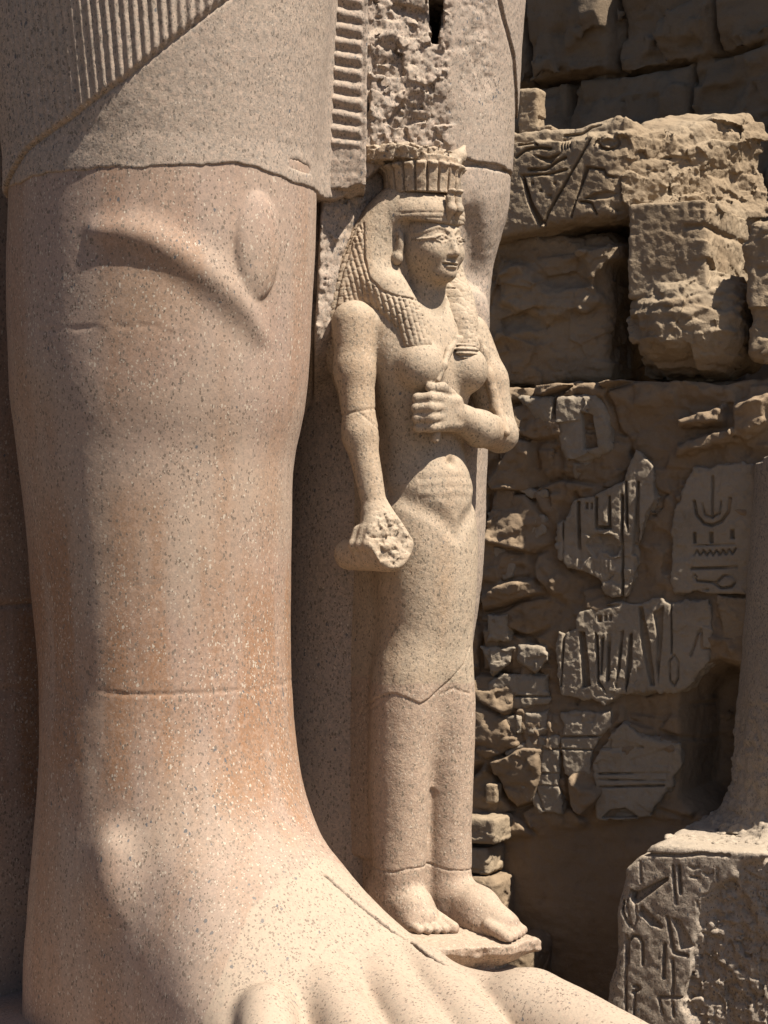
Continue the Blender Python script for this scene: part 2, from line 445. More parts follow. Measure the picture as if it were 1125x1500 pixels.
CRK_PX = ((476, 1281), (496, 1299), (520, 1320), (548, 1342), (572, 1362), (600, 1378), (625, 1398), (650, 1412))
CRK = None
def legR(P):
    d = legR0(P)
    d = smin(d, chain(P, RIDGE, RR, .04)+.058, .11)
    q = P-KN; bs = ell(np.stack((q@KNt, q@KNn, q[:, 2]), 1), (0, 0, 0), (.088, .034, .172))
    d = smin(d, bs, .02)
    d = smin(d, ell(P, ANK, (.10, .09, .16))+.088, .16)
    # the mass between the feet that carries the smaller statue
    z0 = -.135-.10*np.clip(P[:, 0]-.38, 0, 2)
    fill = np.maximum(np.maximum(P[:, 2]-z0, SOLE-P[:, 2]), np.maximum(np.maximum(P[:, 1]-.12+.34*np.clip(P[:, 0]-.48, 0, 2)-.03*fbm(P, 6, 2, 3), -.9-P[:, 1]), np.maximum(P[:, 0]-1.25, -.5-P[:, 0])))
    d = smin(d, fill, .06)
    x = lat(P); z = P[:, 2]
    near = P[:, 0] > -.3
    if CRK is not None:
        ck = pl(P[:, 0], P[:, 1], CRK)+.003*fbm(P, 22, 3, 7)
        d = np.maximum(d, -np.maximum(ck-.0082, -(d+.05)))
    d = d + .004*groove(x, z, rz([(60, 484), (100, 487), (165, 481), (260, 487)], 6.3), .014)*fbm(P, 14, 2, 4)
    d = d + .0028*groove(x, z+.008*fbm(P, 9, 3, 5), rz([(90, 1014), (200, 1012), (300, 1016), (420, 1011)], 6.3), .009)*sst(-.5, .3, fbm(P, 4, 2, 6))
    d = d + .004*fbm(P, 3.0, 2, 1) + .0005*fbm(P, 22, 2, 2)
    return np.maximum(d, z-2.66)
_k = np.linspace(0, 7, 36); CRK = [hit(legR, np.interp(t, range(8), [p[0] for p in CRK_PX]), np.interp(t, range(8), [p[1] for p in CRK_PX])) for t in _k]; CRK = [(c[0], c[1]) for c in CRK]
HEM = [(-2.2, 2.56), (-1.44, 2.572), (-1.22, 2.582), (-.95, 2.578), (-.85, 2.583), (-.7, 2.603), (-.62, 2.614), (-.55, 2.60), (-.44, 2.580), (-.32, 2.592), (-.27, 2.62), (-.1, 2.78), (.6, 2.80)]
def hemz(x, P): return np.interp(x, [h[0] for h in HEM], [h[1] for h in HEM])
PLB = rz([(-60, 290), (35, 213), (105, 181), (190, 128), (280, 56), (350, -4), (420, -70)], 6.25)
def kilt(P):
    a, b, z = P.T
    x = lat(P)
    g = .05+.075*np.clip(z-2.5, 0, 2)
    T = RL[0]
    d1 = np.hypot((a-T[1]), (b-T[2]))-(T[3]+.005+.09*np.clip(z-2.7, 0, 2))
    T2 = LL[2]
    d2 = np.hypot((a-T2[1]), (b-T2[2]))-(T2[3]+.01+.075*np.clip(z-2.8, 0, 2))
    mid = box(P, (-.9, -.60, 2.0), (-.075, .12, 5), .05)
    d = smin(smin(d1, d2, .12), mid, .10)
    ph = np.arctan2(b-T[2], a-T[1]); arc = T[3]*ph
    # pleated panel and its edge
    pm = sst(.004, -.004, np.interp(x, [p[0] for p in PLB], [p[1] for p in PLB])-z)
    inp = np.interp(x, [p[0] for p in PLB], [p[1] for p in PLB]) < z
    s = (arc+.06*(z-3))/.0275
    tri = np.abs(s-np.floor(s)-.5)*2
    on = inp & (b < -.5)
    edge = np.interp(x, [p[0] for p in PLB], [p[1] for p in PLB])-z
    d = d - np.where(b < -.5, sst(.006, -.004, edge)*(.006+.010*tri**.8), 0)
    d = d + .008*groove(x, z, PLB, .012)*(b < -.5)
    return d, x, a, b, z
CHIP = hit(lambda Q: kilt(Q)[0], 444, 245)
HOLE = rz([(622, -20), (655, -20), (652, 20), (645, 52), (633, 50), (628, 25)], 6.9)
def kiltf(P):
    d, x, a, b, z = kilt(P)
    # broken zone right of the pendant
    mk = sst(-.205, -.185, x)*sst(.13, .07, x)*sst(2.66, 2.74, z)*(a > -.6)
    d = d + mk*(facet(P, 7, 5)*.035+facet(P, 19, 8)*.014+rid(P, 26, 3, 8)*.008+fbm(P, 70, 2, 3)*.004-.006)
    mk2 = sst(.10, .15, x)*sst(.32, .24, x)*sst(2.98, 3.1, z+.4*(x-.2))
    d = d + mk2*(rid(P, 14, 3, 9)*.010+.004)
    d = d + .012*groove(x, z, rz([(718, -30), (735, 30), (752, 75), (758, 120), (762, 170), (761, 250)], 7.25), .012)
    d = smax(d, -(poly(x, z, HOLE)*.9+.012*facet(P, 20, 4)), .01)
    d = d + .003*fbm(P, 4, 2, 12) + .0009*fbm(P, 40, 3, 13)
    # ragged lower edge
    hz = hemz(x, P)+.006*fbm(P*np.array((1, 1, .3), np.float32), 11, 3, 6)+.004*facet(P*np.array((1, 1, .4), np.float32), 26, 3)
    d = smax(d, hz-z, .007)
    chip = ell(P, CHIP, (.065, .075, .014))
    d = smax(d, -chip-.006*fbm(P, 20, 2, 3), .02)
    return np.maximum(d, z-4.2)
llcol = lambda Q: loftz(Q, LL)
KN1, KN2, KN3 = hit(llcol, 702, 400), hit(llcol, 690, 330), hit(llcol, 700, 470)
def legL(P):
    d = loftz(P, LL)
    x = lat(P); z = P[:, 2]
    # rough infill joining the leg with the other one
    fr = -.12-.85*sst(2.15, 1.45, z)
    f = np.maximum(np.maximum(P[:, 0]-fr, -1-P[:, 0]), np.maximum(np.abs(P[:, 1]+.15)-.4, z-2.9))*.7
    f = f + sst(1.9, 2.2, z)*(facet(P, 16, 21)*.005+facet(P, 45, 22)*.004+rid(P, 40, 2, 4)*.004+fbm(P, 80, 2, 3)*.003) + .004*fbm(P, (6, 6, 1.2), 3, 30)
    f = f + .05*groove(x, z, rz([(463, 270), (461, 340), (458, 420), (452, 520), (446, 600)], 6.75), .018)
    d = smin(d, f, .06)
    d = smax(d, -(cap(P, KN2, KN1, .015, .04)), .12)
    d = smin(d, ell(P, KN3, (.1, .1, .16))+.06, .08)
    d = d + .003*fbm(P, 3.5, 2, 31)+.0015*fbm(P, 35, 3, 32)
    d = d + .012*groove(x, z, rz([(672, 252), (700, 247), (725, 248), (745, 242), (760, 243)], 7.25), .009)
    return np.maximum(np.maximum(d, z-2.95), -.3-z)

PN0 = hit(lambda Q: kiltf(Q), 504, 90)+np.array((.030, -.026, 0))
pt_, pn_ = np.array((.64, .768, 0), np.float32), np.array((.768, -.64, 0), np.float32)
def pendant(P):
    q = P-PN0; t = q@pt_-.012*q[:, 2]; n_ = q@pn_; z = P[:, 2]
    st = .5+.5*np.cos(2*np.pi*((z+.16*t)/.0515))
    rdg = sst(.068, .058, np.abs(t))*sst(2.765, 2.785, z)
    fr = .010+rdg*(.013*st**.8-.004)
    d = np.maximum(np.maximum(n_-fr, -.2-n_)*.85, np.maximum(np.abs(t)-.082, np.maximum(2.63-z+.02*fbm(P, 12, 2, 4), z-4.2)))
    return d+.002*fbm(P, 30, 3, 14)+.0012*fbm(P, 70, 2, 15)
king = thing("colossal_statue", "huge granite statue of a king with pleated kilt, seen from kilt to toes", "statue", (-.4, -.4, SOLE))
legR_o = sdf("leg", legR, (-1.05, -1.62, -.29), (1.62, .32, 2.70), .0075, M_LEG, king)
legL_o = sdf("leg", legL, (-1.1, -.62, -.3), (.15, .85, 2.96), .009, M_KILT, king)
legL_o["label"] = "second leg behind the princess with rough infill beside it"
kilt_o = sdf("kilt", kiltf, (-1.15, -1.72, 2.5), (.36, .95, 3.62), .0062, M_KILT, king)
sdf("pendant", pendant, (PN0[0]-.25, PN0[1]-.2, 2.56), (PN0[0]+.1, PN0[1]+.25, 3.62), .006, M_KILT, kilt_o)
def pillar(P):
    d = box(P, (-1.55, -1.9, -.3), (-.93, .75, 4.2), .03)
    x = P[:, 1]
    for zc in (1.14, .83, .0):
        d = d + .01*np.exp(-((P[:, 2]-zc+.01*fbm(P, 5, 2))/.007)**2)
    return d + .003*fbm(P, 4, 3, 40)
sdf("back_pillar", pillar, (-1.6, -1.95, -.32), (-.88, .8, 4.25), .02, M_LEG, king)
def basef(P):
    pg = poly(P[:, 0], P[:, 1], [(-1.7, -2.0), (1.9, -2.0), (1.9, -.42), (1.13, -.18), (.5, .05), (.2, .25), (-.1, .42), (-1.7, .42)])
    return smax(pg, np.abs(P[:, 2]+.64)-.375, .03)+.006*fbm(P, 5, 3, 41)
sdf("base", basef, (-1.75, -2.05, -1.05), (1.95, .95, SOLE+.05), .02, M_LEG, king)
# ------------------------------------------------------------------ the princess between the king's legs
def mir(P): Q = P.copy(); Q[:, 1] = np.abs(Q[:, 1]); return Q
#        z      ca     cb     ra    rb
TORSO = [(.50, .0, -.01, .05, .09), (.66, .00, -.01, .10, .145), (.78, .00, -.01, .124, .166), (.90, .005, -.005, .142, .174), (1.05, .01, .005, .16, .18), (1.25, .01, .005, .172, .198),
         (1.40, .005, .005, .172, .208), (1.52, .005, .005, .158, .194), (1.66, .00, .005, .132, .168), (1.80, -.005, .0, .130, .170), (1.95, -.005, .0, .145, .215),
         (2.08, -.02, .0, .145, .25), (2.18, -.035, .0, .125, .255), (2.25, -.04, .0, .09, .20), (2.32, -.04, .0, .05, .12)]
LEGR_ = [(-.02, -.02, -.128, .105, .086), (.10, -.01, -.126, .105, .088), (.16, .0, -.125, .10, .092), (.35, -.005, -.12, .112, .096), (.6, -.005, -.115, .12, .104), (.82, .0, -.105, .126, .104), (.95, .0, -.09, .12, .09), (1.1, .0, -.07, .08, .06), (1.2, .0, -.07, .03, .03)]
LEGL_ = [(-.02, .02, .075, .105, .086), (.10, .03, .076, .105, .088), (.16, .035, .078, .10, .09), (.35, .03, .08, .112, .093), (.6, .03, .082, .12, .098), (.82, .028, .078, .126, .10), (.95, .02, .07, .12, .09), (1.1, .02, .05, .08, .06), (1.2, .02, .05, .03, .03)]
def footf(P, b0, heel, tip, side):
    """a bare foot with five toes; side -1 puts the little toe at -b"""
    L = tip-heel
    P = P.copy(); P[:, 2] += .09*np.clip(P[:, 0], 0, 1)
    d = chain(P, [(heel+.05, b0, .10), (heel+L*.55, b0, .062), (tip-.10, b0, .036)], (.085, .07, .05), .03)
    d = smin(d, box(P, (heel+.02, b0-.075, -.02), (tip-.075, b0+.075, .045), .03), .05)
    for i, (o, r, bk) in enumerate(((.062, .024, 0.0), (.028, .019, .006), (-.002, .018, .016), (-.031, .017, .028), (-.058, .016, .044))):
        o *= -side
        t = cap(P, (tip-.11-bk, b0+o, .036), (tip-.016-bk, b0+o*1.05, .016), r, r*.95)
        d = smin(d, t, .008)
    return d
HC = 2.455
EYE = [(.0, .0)]
def fpl(P, pts, r=None):              # strokes on the face, mirrored, in (across, height)
    return pl(np.abs(P[:, 1]), P[:, 2], pts)
def head(P):
    Q = mir(P)
    d = ell(P, (.015, 0, 2.46), (.135, .114, .16))
    d = smin(d, ell(P, (.068, 0, 2.415), (.088, .09, .112)), .03)
    d = smin(d, ell(P, (.112, 0, 2.336), (.038, .042, .028)), .035)
    d = smin(d, ell(Q, (.105, .052, 2.412), (.04, .036, .036)), .03)
    # sockets, balls, lids
    d = smax(d, -ell(Q, (.166, .044, 2.464), (.024, .036, .019)), .016)
    d = smin(d, ell(Q, (.120, .045, 2.4585), (.030, .033, .0135)), .004)
    lid = fpl(P, [(.014, 2.456), (.026, 2.467), (.043, 2.472), (.06, 2.467), (.076, 2.458), (.105, 2.456)])
    lo = fpl(P, [(.016, 2.454), (.03, 2.446), (.045, 2.443), (.06, 2.447), (.074, 2.454)])
    fr = P[:, 0] > .02
    d = d - fr*(.0062*(1-sst(.001, .0055, lid))+.0045*(1-sst(.001, .005, lo)))
    brow = fpl(P, [(.016, 2.484), (.03, 2.496), (.052, 2.500), (.074, 2.492), (.105, 2.477)])
    d = d - fr*.0045*(1-sst(.002, .009, brow))
    # nose, mouth
    d = smin(d, cap(P, (.142, 0, 2.480), (.168, 0, 2.408), .010, .0165), .014)
    d = smin(d, ell(Q, (.155, .015, 2.402), (.017, .011, .010)), .008)
    d = smax(d, -ell(P, (.192, .004, 2.425), (.010, .012, .022)), .006)          # chipped nose
    d = smin(d, ell(P, (.146, 0, 2.3725), (.019, .034, .0075)), .005)
    d = smin(d, ell(P, (.146, 0, 2.358), (.0175, .028, .0085)), .005)
    mo = pl(P[:, 1], P[:, 2], [(-.036, 2.367), (-.015, 2.3645), (0, 2.3655), (.015, 2.3645), (.036, 2.367)])
    d = d + fr*.005*(1-sst(.0008, .0042, mo))
    d = smax(d, -ell(P, (.172, 0, 2.344), (.014, .03, .007)), .012)
    # ears
    e = ell(Q, (.0, .136, 2.445), (.040, .018, .060))
    e = smax(e, -ell(Q, (.006, .156, 2.455), (.021, .012, .034)), .006)
    e = smin(e, ell(Q, (.008, .142, 2.39), (.030, .020, .026)), .01)
    d = smin(d, e, .012)
    # neck
    d = smin(d, cap(P, (-.01, 0, 2.15), (.01, 0, 2.36), .088, .075), .03)
    return d
SH_R, EL_R, WR_R = (-.055, -.288, 2.15), (.012, -.318, 1.75), (.085, -.308, 1.47)
def body(P):
    Q = mir(P); x = lat(P); z = P[:, 2]
    d = loftz(P, TORSO)
    lg = smin(loftz(P, LEGR_), loftz(P, LEGL_), .025)
    lg = smin(lg, box(P, (-.2, -.13, .06), (.05, .09, .95), .02), .02)
    d = smin(d, lg, .05)
    d = smin(d, ell(Q, (.105, .112, 1.995), (.078, .088, .088)), .03)            # breasts
    d = smin(d, ell(P, (.085, .0, 1.56), (.085, .12, .12)), .06)                 # belly
    nv = ell(P, (.165, .0, 1.655), (.03, .014, .012)); d = smax(d, -nv, .03)
    for k, zc in enumerate((1.60, 1.565, 1.53)):
        d = d + .0022*np.exp(-((z-zc+.5*P[:, 1]**2)/.012)**2)*(np.abs(P[:, 1]) < .13)
    gv = pl(np.abs(P[:, 1]), z, [(0, 1.39), (.06, 1.45), (.17, 1.53)])
    d = d + .010*(1-sst(.0, .05, gv))*(P[:, 0] > 0)
    d = smin(d, box(P, (-.3, -.15, .2), (-.04, .15, 2.2), .02), .03)              # back slab
    # right arm straight down
    ar = chain(P, [SH_R, (-.03, -.308, 1.98), EL_R, WR_R], (.083, .067, .058, .044), .04)
    d = smin(d, ar, .018)
    # left arm folded
    al = chain(P, [(-.055, .28, 2.14), (.02, .31, 1.97), (.075, .325, 1.765)], (.087, .075, .064), .03)
    al = smin(al, chain(P, [(.075, .325, 1.765), (.14, .15, 1.78), (.16, .0, 1.825)], (.068, .064, .05), .03), .02)
    d = smin(d, al, .015)
    # left fist on the breast: back of the hand, four curled fingers, thumb
    H_ = P+np.array((0, 0, .032), np.float32)
    hd = box(H_, (.12, -.11, 1.795), (.205, .02, 1.93), .03)
    for k, zc in enumerate((1.915, 1.880, 1.845, 1.812)):
        o = (.0, .006, .003, -.006)[k]
        hd = smin(hd, chain(H_, [(.185, -.085, zc), (.188+o, -.14-o, zc-.004), (.15, -.168-o, zc-.006), (.125, -.15, zc-.006)], (.0185, .018, .0165, .015), .008), .009)
    hd = smin(hd, chain(H_, [(.165, -.02, 1.925), (.185, -.08, 1.948), (.175, -.13, 1.948)], (.022, .019, .016), .01), .006)
    d = smin(d, hd, .012)
    # right fist round a cloth roll, its front broken away
    fs = ell(P, (.115, -.315, 1.375), (.088, .072, .085))
    fs = smin(fs, cap(P, (.085, -.315, 1.47), (.12, -.315, 1.38), .05, .06), .04)
    for k in range(4):
        pass
        fs = smin(fs, chain(P, [(.06+.038*k, -.372, 1.41), (.062+.038*k, -.392, 1.36), (.065+.038*k, -.36, 1.315)], (.018, .019, .016), .01), .018)
    fs = smin(fs, cap(P, (-.04, -.322, 1.325), (.17, -.315, 1.325), .058, .062), .02)
    fs = smin(fs, cap(P, (.10, -.29, 1.50), (.165, -.275, 1.36), .02, .055), .03)
    cut = (P-np.array((.188, -.30, 1.38), np.float32))@np.array((.80, -.30, .28), np.float32)/.90
    fs = smax(fs, cut+facet(P, 24, 51)*.012+rid(P, 40, 2, 51)*.005+.006*fbm(P, 60, 2, 52), .004)
    d = smin(d, fs, .012)
    # feet
    d = smin(d, footf(P, -.125, -.10, .235, -1), .03)
    d = smin(d, footf(P, .085, -.06, .425, 1), .03)
    d = smin(d, head(P), .012)
    # breaks where the pieces were put back together
    C1 = rz([(525, 1058), (535, 1040), (552, 1024), (566, 1017), (580, 1015), (597, 1021), (615, 1030), (628, 1023), (645, 1008), (662, 995), (680, 975), (690, 950)], 6.85)
    d = d + .004*groove(x, z, C1, .0045)
    d = d + .0025*groove(x, z, rz([(534, 1052), (545, 1040), (560, 1025)], 6.85), .006)
    d = d + .0025*groove(x, z, rz([(645, 1018), (665, 1010), (690, 1020)], 6.85), .006)
    C2 = rz([(520, 1275), (545, 1273), (575, 1276), (600, 1270), (625, 1271), (655, 1280), (690, 1284), (700, 1286)], 6.85)
    d = d + .004*groove(x, z, C2, .0045)
    lowp = np.interp(x, [p[0] for p in C1], [p[1] for p in C1])
    d = d - .004*sst(-.004, .004, z-lowp)*sst(1.0, .9, z)*(P[:, 0] > -.1)*(z > .6)
    d = d + .003*groove(x, z, rz([(556, 640), (556, 600), (500, 612), (525, 606), (556, 632)], 6.9), .006)*(P[:, 1] < -.2)
    d = d + .0025*fbm(P, 5, 2, 53)+.0005*fbm(P, 45, 3, 54)
    return np.maximum(d, -.03-z)
BACK = [(1.86, -.15, 0, .10, .24), (1.98, -.155, 0, .14, .295), (2.1, -.155, 0, .15, .335), (2.25, -.14, .0, .15, .325), (2.37, -.125, .0, .145, .29), (2.46, -.11, 0, .14, .255), (2.55, -.085, 0, .135, .205), (2.62, -.055, 0, .12, .16), (2.66, -.04, 0, .10, .12)]
def wig(P):
    Q = mir(P); z = P[:, 2]; x = lat(P)
    d = loftz(P, BACK)
    # smooth vulture cap with its band
    c = ell(P, (-.008, 0, 2.545), (.163, .150, .105))
    c = smax(c, z-2.648, .02)
    c = smax(c, (2.512+.02*sst(.02, .14, Q[:, 1])-z)*1.0, .008)
    c = np.maximum(c, -.09-P[:, 0])
    d = smin(d, c, .03)
    # side mass behind the ear, lappets down to the breast
    s = chain(Q, [(-.095, .125, 2.53), (-.105, .165, 2.42), (-.065, .185, 2.30), (.02, .162, 2.20)], (.062, .068, .074, .066), .03)
    la = chain(Q, [(.0, .160, 2.27), (.052, .132, 2.17), (.086, .118, 2.075)], (.062, .062, .060), .02)
    la = smax(la, 2.055+.10*(Q[:, 1]-.115)-z, .008)
    d = smin(d, smin(s, la, .03), .03)
    # feather plate of the cap hanging over the hair, smooth; braids below and behind it
    wing = poly(x, z, rz([(575, 290), (540, 300), (533, 330), (534, 380), (541, 412), (560, 432), (580, 440), (604, 443), (650, 440), (650, 290)], 6.95))
    inw = sst(.004, -.004, wing)
    inw = np.maximum(inw, sst(2.50, 2.52, z)*(P[:, 0] > -.12))
    d = d - inw*.004 + .005*groove(x, z, rz([(533, 330), (534, 380), (541, 412), (560, 432), (580, 440), (604, 443)], 6.95), .006)*(P[:, 1] < 0)
    # braids: strands follow the fall of the hair
    u1 = np.where(P[:, 0] > -.09, (Q[:, 1]*.85-P[:, 0]*.55)+.16*(z-2.1)*0 + (z-2.1)*(-.24), np.arctan2(P[:, 1], -(P[:, 0]+.02))*.30+(z-2.3)*.0)
    ph = u1/.0185
    row = np.floor(ph)
    st = np.abs(ph-row-.5)*2
    seg = np.abs(((z/.034)+row*.37) % 1.0-.5)*2
    br = (1-st**2.2)*.0075 - sst(.72, 1.0, seg)*.004
    br = br*(.6+.4*sst(-.45, .15, fbm(P, 9, 3, 62)))
    d = d - (1-inw)*(br-.003)*sst(2.62, 2.55, z)*sst(2.065, 2.08, z+.5*(P[:, 0] < -.08))
    # cap seam lines above the forehead
    d = d + .003*np.exp(-((z-2.549)/.004)**2)*(P[:, 0] > .04)+.0025*np.exp(-((z-2.53)/.003)**2)*(P[:, 0] > .04)
    # rosette on the side hair
    ro = hitW
    rr = np.sqrt(((P-ro)**2).sum(1))
    d = d - (.004*np.exp(-((rr-.016)/.004)**2)+.005*np.exp(-(rr/.006)**2))
    return d + .0018*fbm(P, 12, 2, 60)+.0008*fbm(P, 60, 2, 61)
hitW = np.array((9., 9, 9), np.float32)
hitW = hit(wig, 523, 352, 6.4, 7.4)
def crown(P):
    P = P.copy(); P[:, 2] = np.where(P[:, 2] > 2.635, 2.635+(P[:, 2]-2.635)*1.32, P[:, 2])
    ph = np.arctan2(P[:, 1], P[:, 0]+.005); rr = np.hypot(P[:, 0]+.005, P[:, 1]); z = P[:, 2]
    t = np.clip((z-2.64)/.16, 0, 1)
    R = .122+.014*t
    n = 20; k = ph/(2*np.pi)*n; st = np.abs(k-np.floor(k)-.5)*2
    body_ = sst(.98, .72, st)*.014*sst(2.775, 2.765, z)
    hd = sst(.85, .45, st)*.016*np.exp(-((z-2.755)/.014)**2)
    rim = .014*np.exp(-((z-2.792)/.014)**2)
    d = np.maximum(rr-R-body_-hd, np.maximum(2.63-z, z-(2.80+.006*fbm(P, 14, 2, 3))))*.8
    hn = chain(P, [(.03, .10, 2.79), (.035, .145, 2.84), (.03, .178, 2.895)], (.036, .028, .007), .02)
    d = smin(d, hn, .02)
    d = smin(d, box(P, (-.25, -.06, 2.55), (-.06, .12, 2.80), .02), .03)
    sl = np.maximum(np.hypot(P[:, 0]+.075, P[:, 1]+.035)-.175, np.abs(z-2.812)-.03)+facet(P, 15, 4)*.016+facet(P, 40, 5)*.006
    d = smin(d, sl, .01)
    return d + .0025*fbm(P, 24, 3, 64)
def cobra(s):
    def f(P):
        d = chain(P, [(.150, s*.018, 2.533), (.166, s*.018, 2.565), (.160, s*.018, 2.60), (.164, s*.018, 2.622)], (.010, .018, .015, .010), .01)
        d = smin(d, ell(P, (.170, s*.018, 2.628), (.018, .012, .010)), .006)
        return d + .001*fbm(P, 60, 2, 66)
    return f
SCP = [hit(body, u, v, 6.2, 7.6) for u, v in ((641, 556), (650, 535), (657, 514), (669, 499), (684, 493), (698, 499), (708, 518), (716, 552), (727, 596), (741, 634))]
PAD = hit(body, 686, 515, 6.2, 7.6)
def sceptre(P):
    d = chain(P, SCP, (.011, .011, .013, .015, .017, .018, .019, .020, .020, .016), .02)
    d = smin(d, cap(P, (.17, -.09, 1.79), (.163, -.095, 1.735), .018, .016), .01)
    pad = ell(P, PAD-np.array((.006, 0, 0)), (.024, .055, .032))
    pad = pad + .0035*np.cos((P[:, 2]-PAD[2])*2*np.pi/.0165)
    return smin(d, pad, .006) + .0015*fbm(P, 40, 2, 67)
def plinth(P):
    x = P[:, 0]; Q = P.copy(); Q[:, 2] += .09*np.clip(x, 0, 1)
    d = box(Q, (-.25, -.262, -.20), (.47, .165, .0), .012)
    d = np.maximum(d, (x-(.445-.42*np.clip(.02-P[:, 1], 0, .4)+.02*fbm(P*np.array((1, 1, .4), np.float32), 12, 3, 5)))*.9)
    und = np.maximum(-.035-Q[:, 2]+.012*fbm(P, 18, 2, 6), 0)
    d = d + np.minimum(und*1.3, .075)*(x > .1)
    return d + .004*fbm(P, 14, 3, 68)+.003*rid(P, 40, 2, 3)

prin = thing("princess_statue", "pink granite statue of a standing princess in a long wig, between the king's legs", "statue", (0, 0, 0))
sdf("body", body, (-.32, -.46, -.04), (.47, .46, 2.66), .0052, M_FIG, prin)
sdf("wig", wig, (-.34, -.36, 1.82), (.22, .36, 2.70), .0042, M_FIG, prin)
sdf("crown", crown, (-.30, -.27, 2.54), (.20, .22, 2.90), .0035, M_FIG, prin)
for s in (-1, 1):
    sdf("cobra", cobra(s), (.13, s*.018-.04, 2.50), (.22, s*.018+.04, 2.66), .003, M_FIG, prin)
sdf("sceptre", sceptre, (-.05, -.15, 1.68), (.26, .42, 2.2), .004, M_FIG, prin)
sdf("plinth", plinth, (-.28, -.28, -.18), (.52, .25, .03), .006, M_FIG, prin)
# the ruins stand twenty two degrees out of line with the statues
TH2 = math.radians(64); SN, CS = math.sin(TH2), math.cos(TH2); ROT = TH2-TH
# ------------------------------------------------------------------ ruined wall behind: core of mud and rubble, facing stones with reliefs
BW = 2.54
def az(pts, b=BW-.07): return [tuple(pb(u, v, b)[[0, 2]]) for u, v in pts]
def cr(pts, ox, oy, s=2.528): return [(ox+x/s, oy+y/s) for x, y in pts]
def c3(*p): return az(cr(p, 680, 560))
def c4(*p): return az(cr(p, 680, 850))
wall = thing("ruined_wall", "ruined temple wall of brown mortar with scattered relief carved facing stones", "wall", (-1.2, 2.9, -1.0))
CAV = c4((800, 420), (860, 340), (940, 300), (1060, 330), (1060, 900), (900, 890), (790, 800), (800, 600))
LEDG = [c3((795, 140), (860, 118), (960, 95), (960, 150), (800, 165)), c3((790, 235), (900, 195), (1000, 180), (1010, 215), (900, 240), (795, 268)), c3((1010, 90), (1130, 55), (1130, 150), (1040, 210), (1005, 190))]
LOW = az([(640, 1230), (700, 1230), (900, 1200), (1120, 1200), (1120, 1560), (640, 1560)])
def core(P):
    a, b, z = P.T
    n = fbm(P, (2.6, 2.6, 3.4), 4, 70)*.045+rid(P, (8, 8, 11), 3, 71)*.016+fbm(P, 34, 3, 72)*.0045
    low = sst(.02, -.05, poly(a, z, LOW))
    e, rv = cells(a+.02*fbm(P, 9, 2, 76), z*1.3, 3.6, 3)
    lft = np.clip(sst(-.35, -.65, a)+sst(.1, .4, fbm(P, 2.2, 2, 77)), 0, 1)*(1-low)
    h = n*(1-.45*low)+.03*(1-low)+lft*(sst(.0, .045, e)*(.01+.075*rv)-.02)+(1-low)*(facet(P, (7, 7, 10), 78)*.016+facet(P, 20, 79)*.006)
    h = h-.34*sst(.03, -.10, poly(a, z, CAV))
    for L in LEDG: h = h+.10*sst(.02, -.015, poly(a, z, L)+.012*vn(P, 30, 5))
    h = h+.035*sst(1.98, 2.06, z+.10*fbm(P, (5, 5, 1), 3, 74))*(1+.8*rid(P, 6, 2, 75))
    d = (BW-h-b)*.75
    d = np.maximum(d, np.maximum(z-2.10-.02*fbm(P, 6, 3, 73), b-3.5))
    return np.maximum(d, np.maximum(a-.70, np.maximum(-1.8-a, -1.05-z)))
sdf("core", core, (-1.85, 2.25, -1.06), (.78, 3.55, 2.22), .011, M_MUD, wall)

def carve(a, z, cuts, edge=.006):     # cuts: (points, half width, depth, closed)
    r = np.zeros(a.shape)
    for pts, wd, dp, closed in cuts:
        d = poly(a, z, pts) if closed else pl(a, z, pts)-wd
        r = r+dp*sst(edge*.5, -edge, d)
    return r
def facing(poly_pts, cuts=(), thick=.085, seed=0, rough=.012, mat=None, edge=.012, tilt=0):
    A = np.array(poly_pts); lo, hi = A.min(0), A.max(0); m = A.mean(0)
    def f(P):
        a, b, z = P.T
        rag = fbm(P, 13, 3, seed)*.014+rid(P, 34, 2, seed+1)*.006
        pg = poly(a, z, poly_pts)+rag
        face = BW-thick*.85+fbm(P, 4, 2, seed+2)*rough*.6+facet(P, 6, seed+9)*rough*.5+sst(.1, .4, vn(P, 3.5, seed+11))*facet(P, 18, seed+12)*.010+fbm(P, 45, 3, seed+3)*.003+rid(P, 22, 2, seed+5)*.003
        wear = sst(.05, .35, fbm(P, 5.5, 3, seed+7))             # patches where the carving has weathered off
        face = face+carve(a, z, cuts)*(1-.75*wear)+wear*.006
        d = smax(pg*.8, (face-b)*.85, edge)
        return np.maximum(d, b-BW-.09)
    o = sdf("facing_stone", f, (lo[0]-.03, BW-thick-.05, lo[1]-.03), (hi[0]+.03, BW+.11, hi[1]+.03), .0062, mat or M_SAND2, wall, lip=1.8)
    return o
G = lambda pts, w_=.006, d_=.016: (pts, w_*1.25, d_*1.5, False)
S = lambda pts, d_=.018: (pts, 0, d_*1.5, True)
# upper left rounded torso-like stone
facing(c3((200, 60), (340, 45), (500, 38), (535, 100), (550, 250), (480, 290), (415, 355), (385, 300), (345, 215), (250, 110)),
       [G(c3((345, 60), (340, 150), (350, 230)), .008, .03), G(c3((395, 290), (440, 300), (490, 285)), .006, .02), S(c3((440, 110), (480, 120), (500, 240), (450, 250)), .03)], .13, 80, .03, edge=.04)
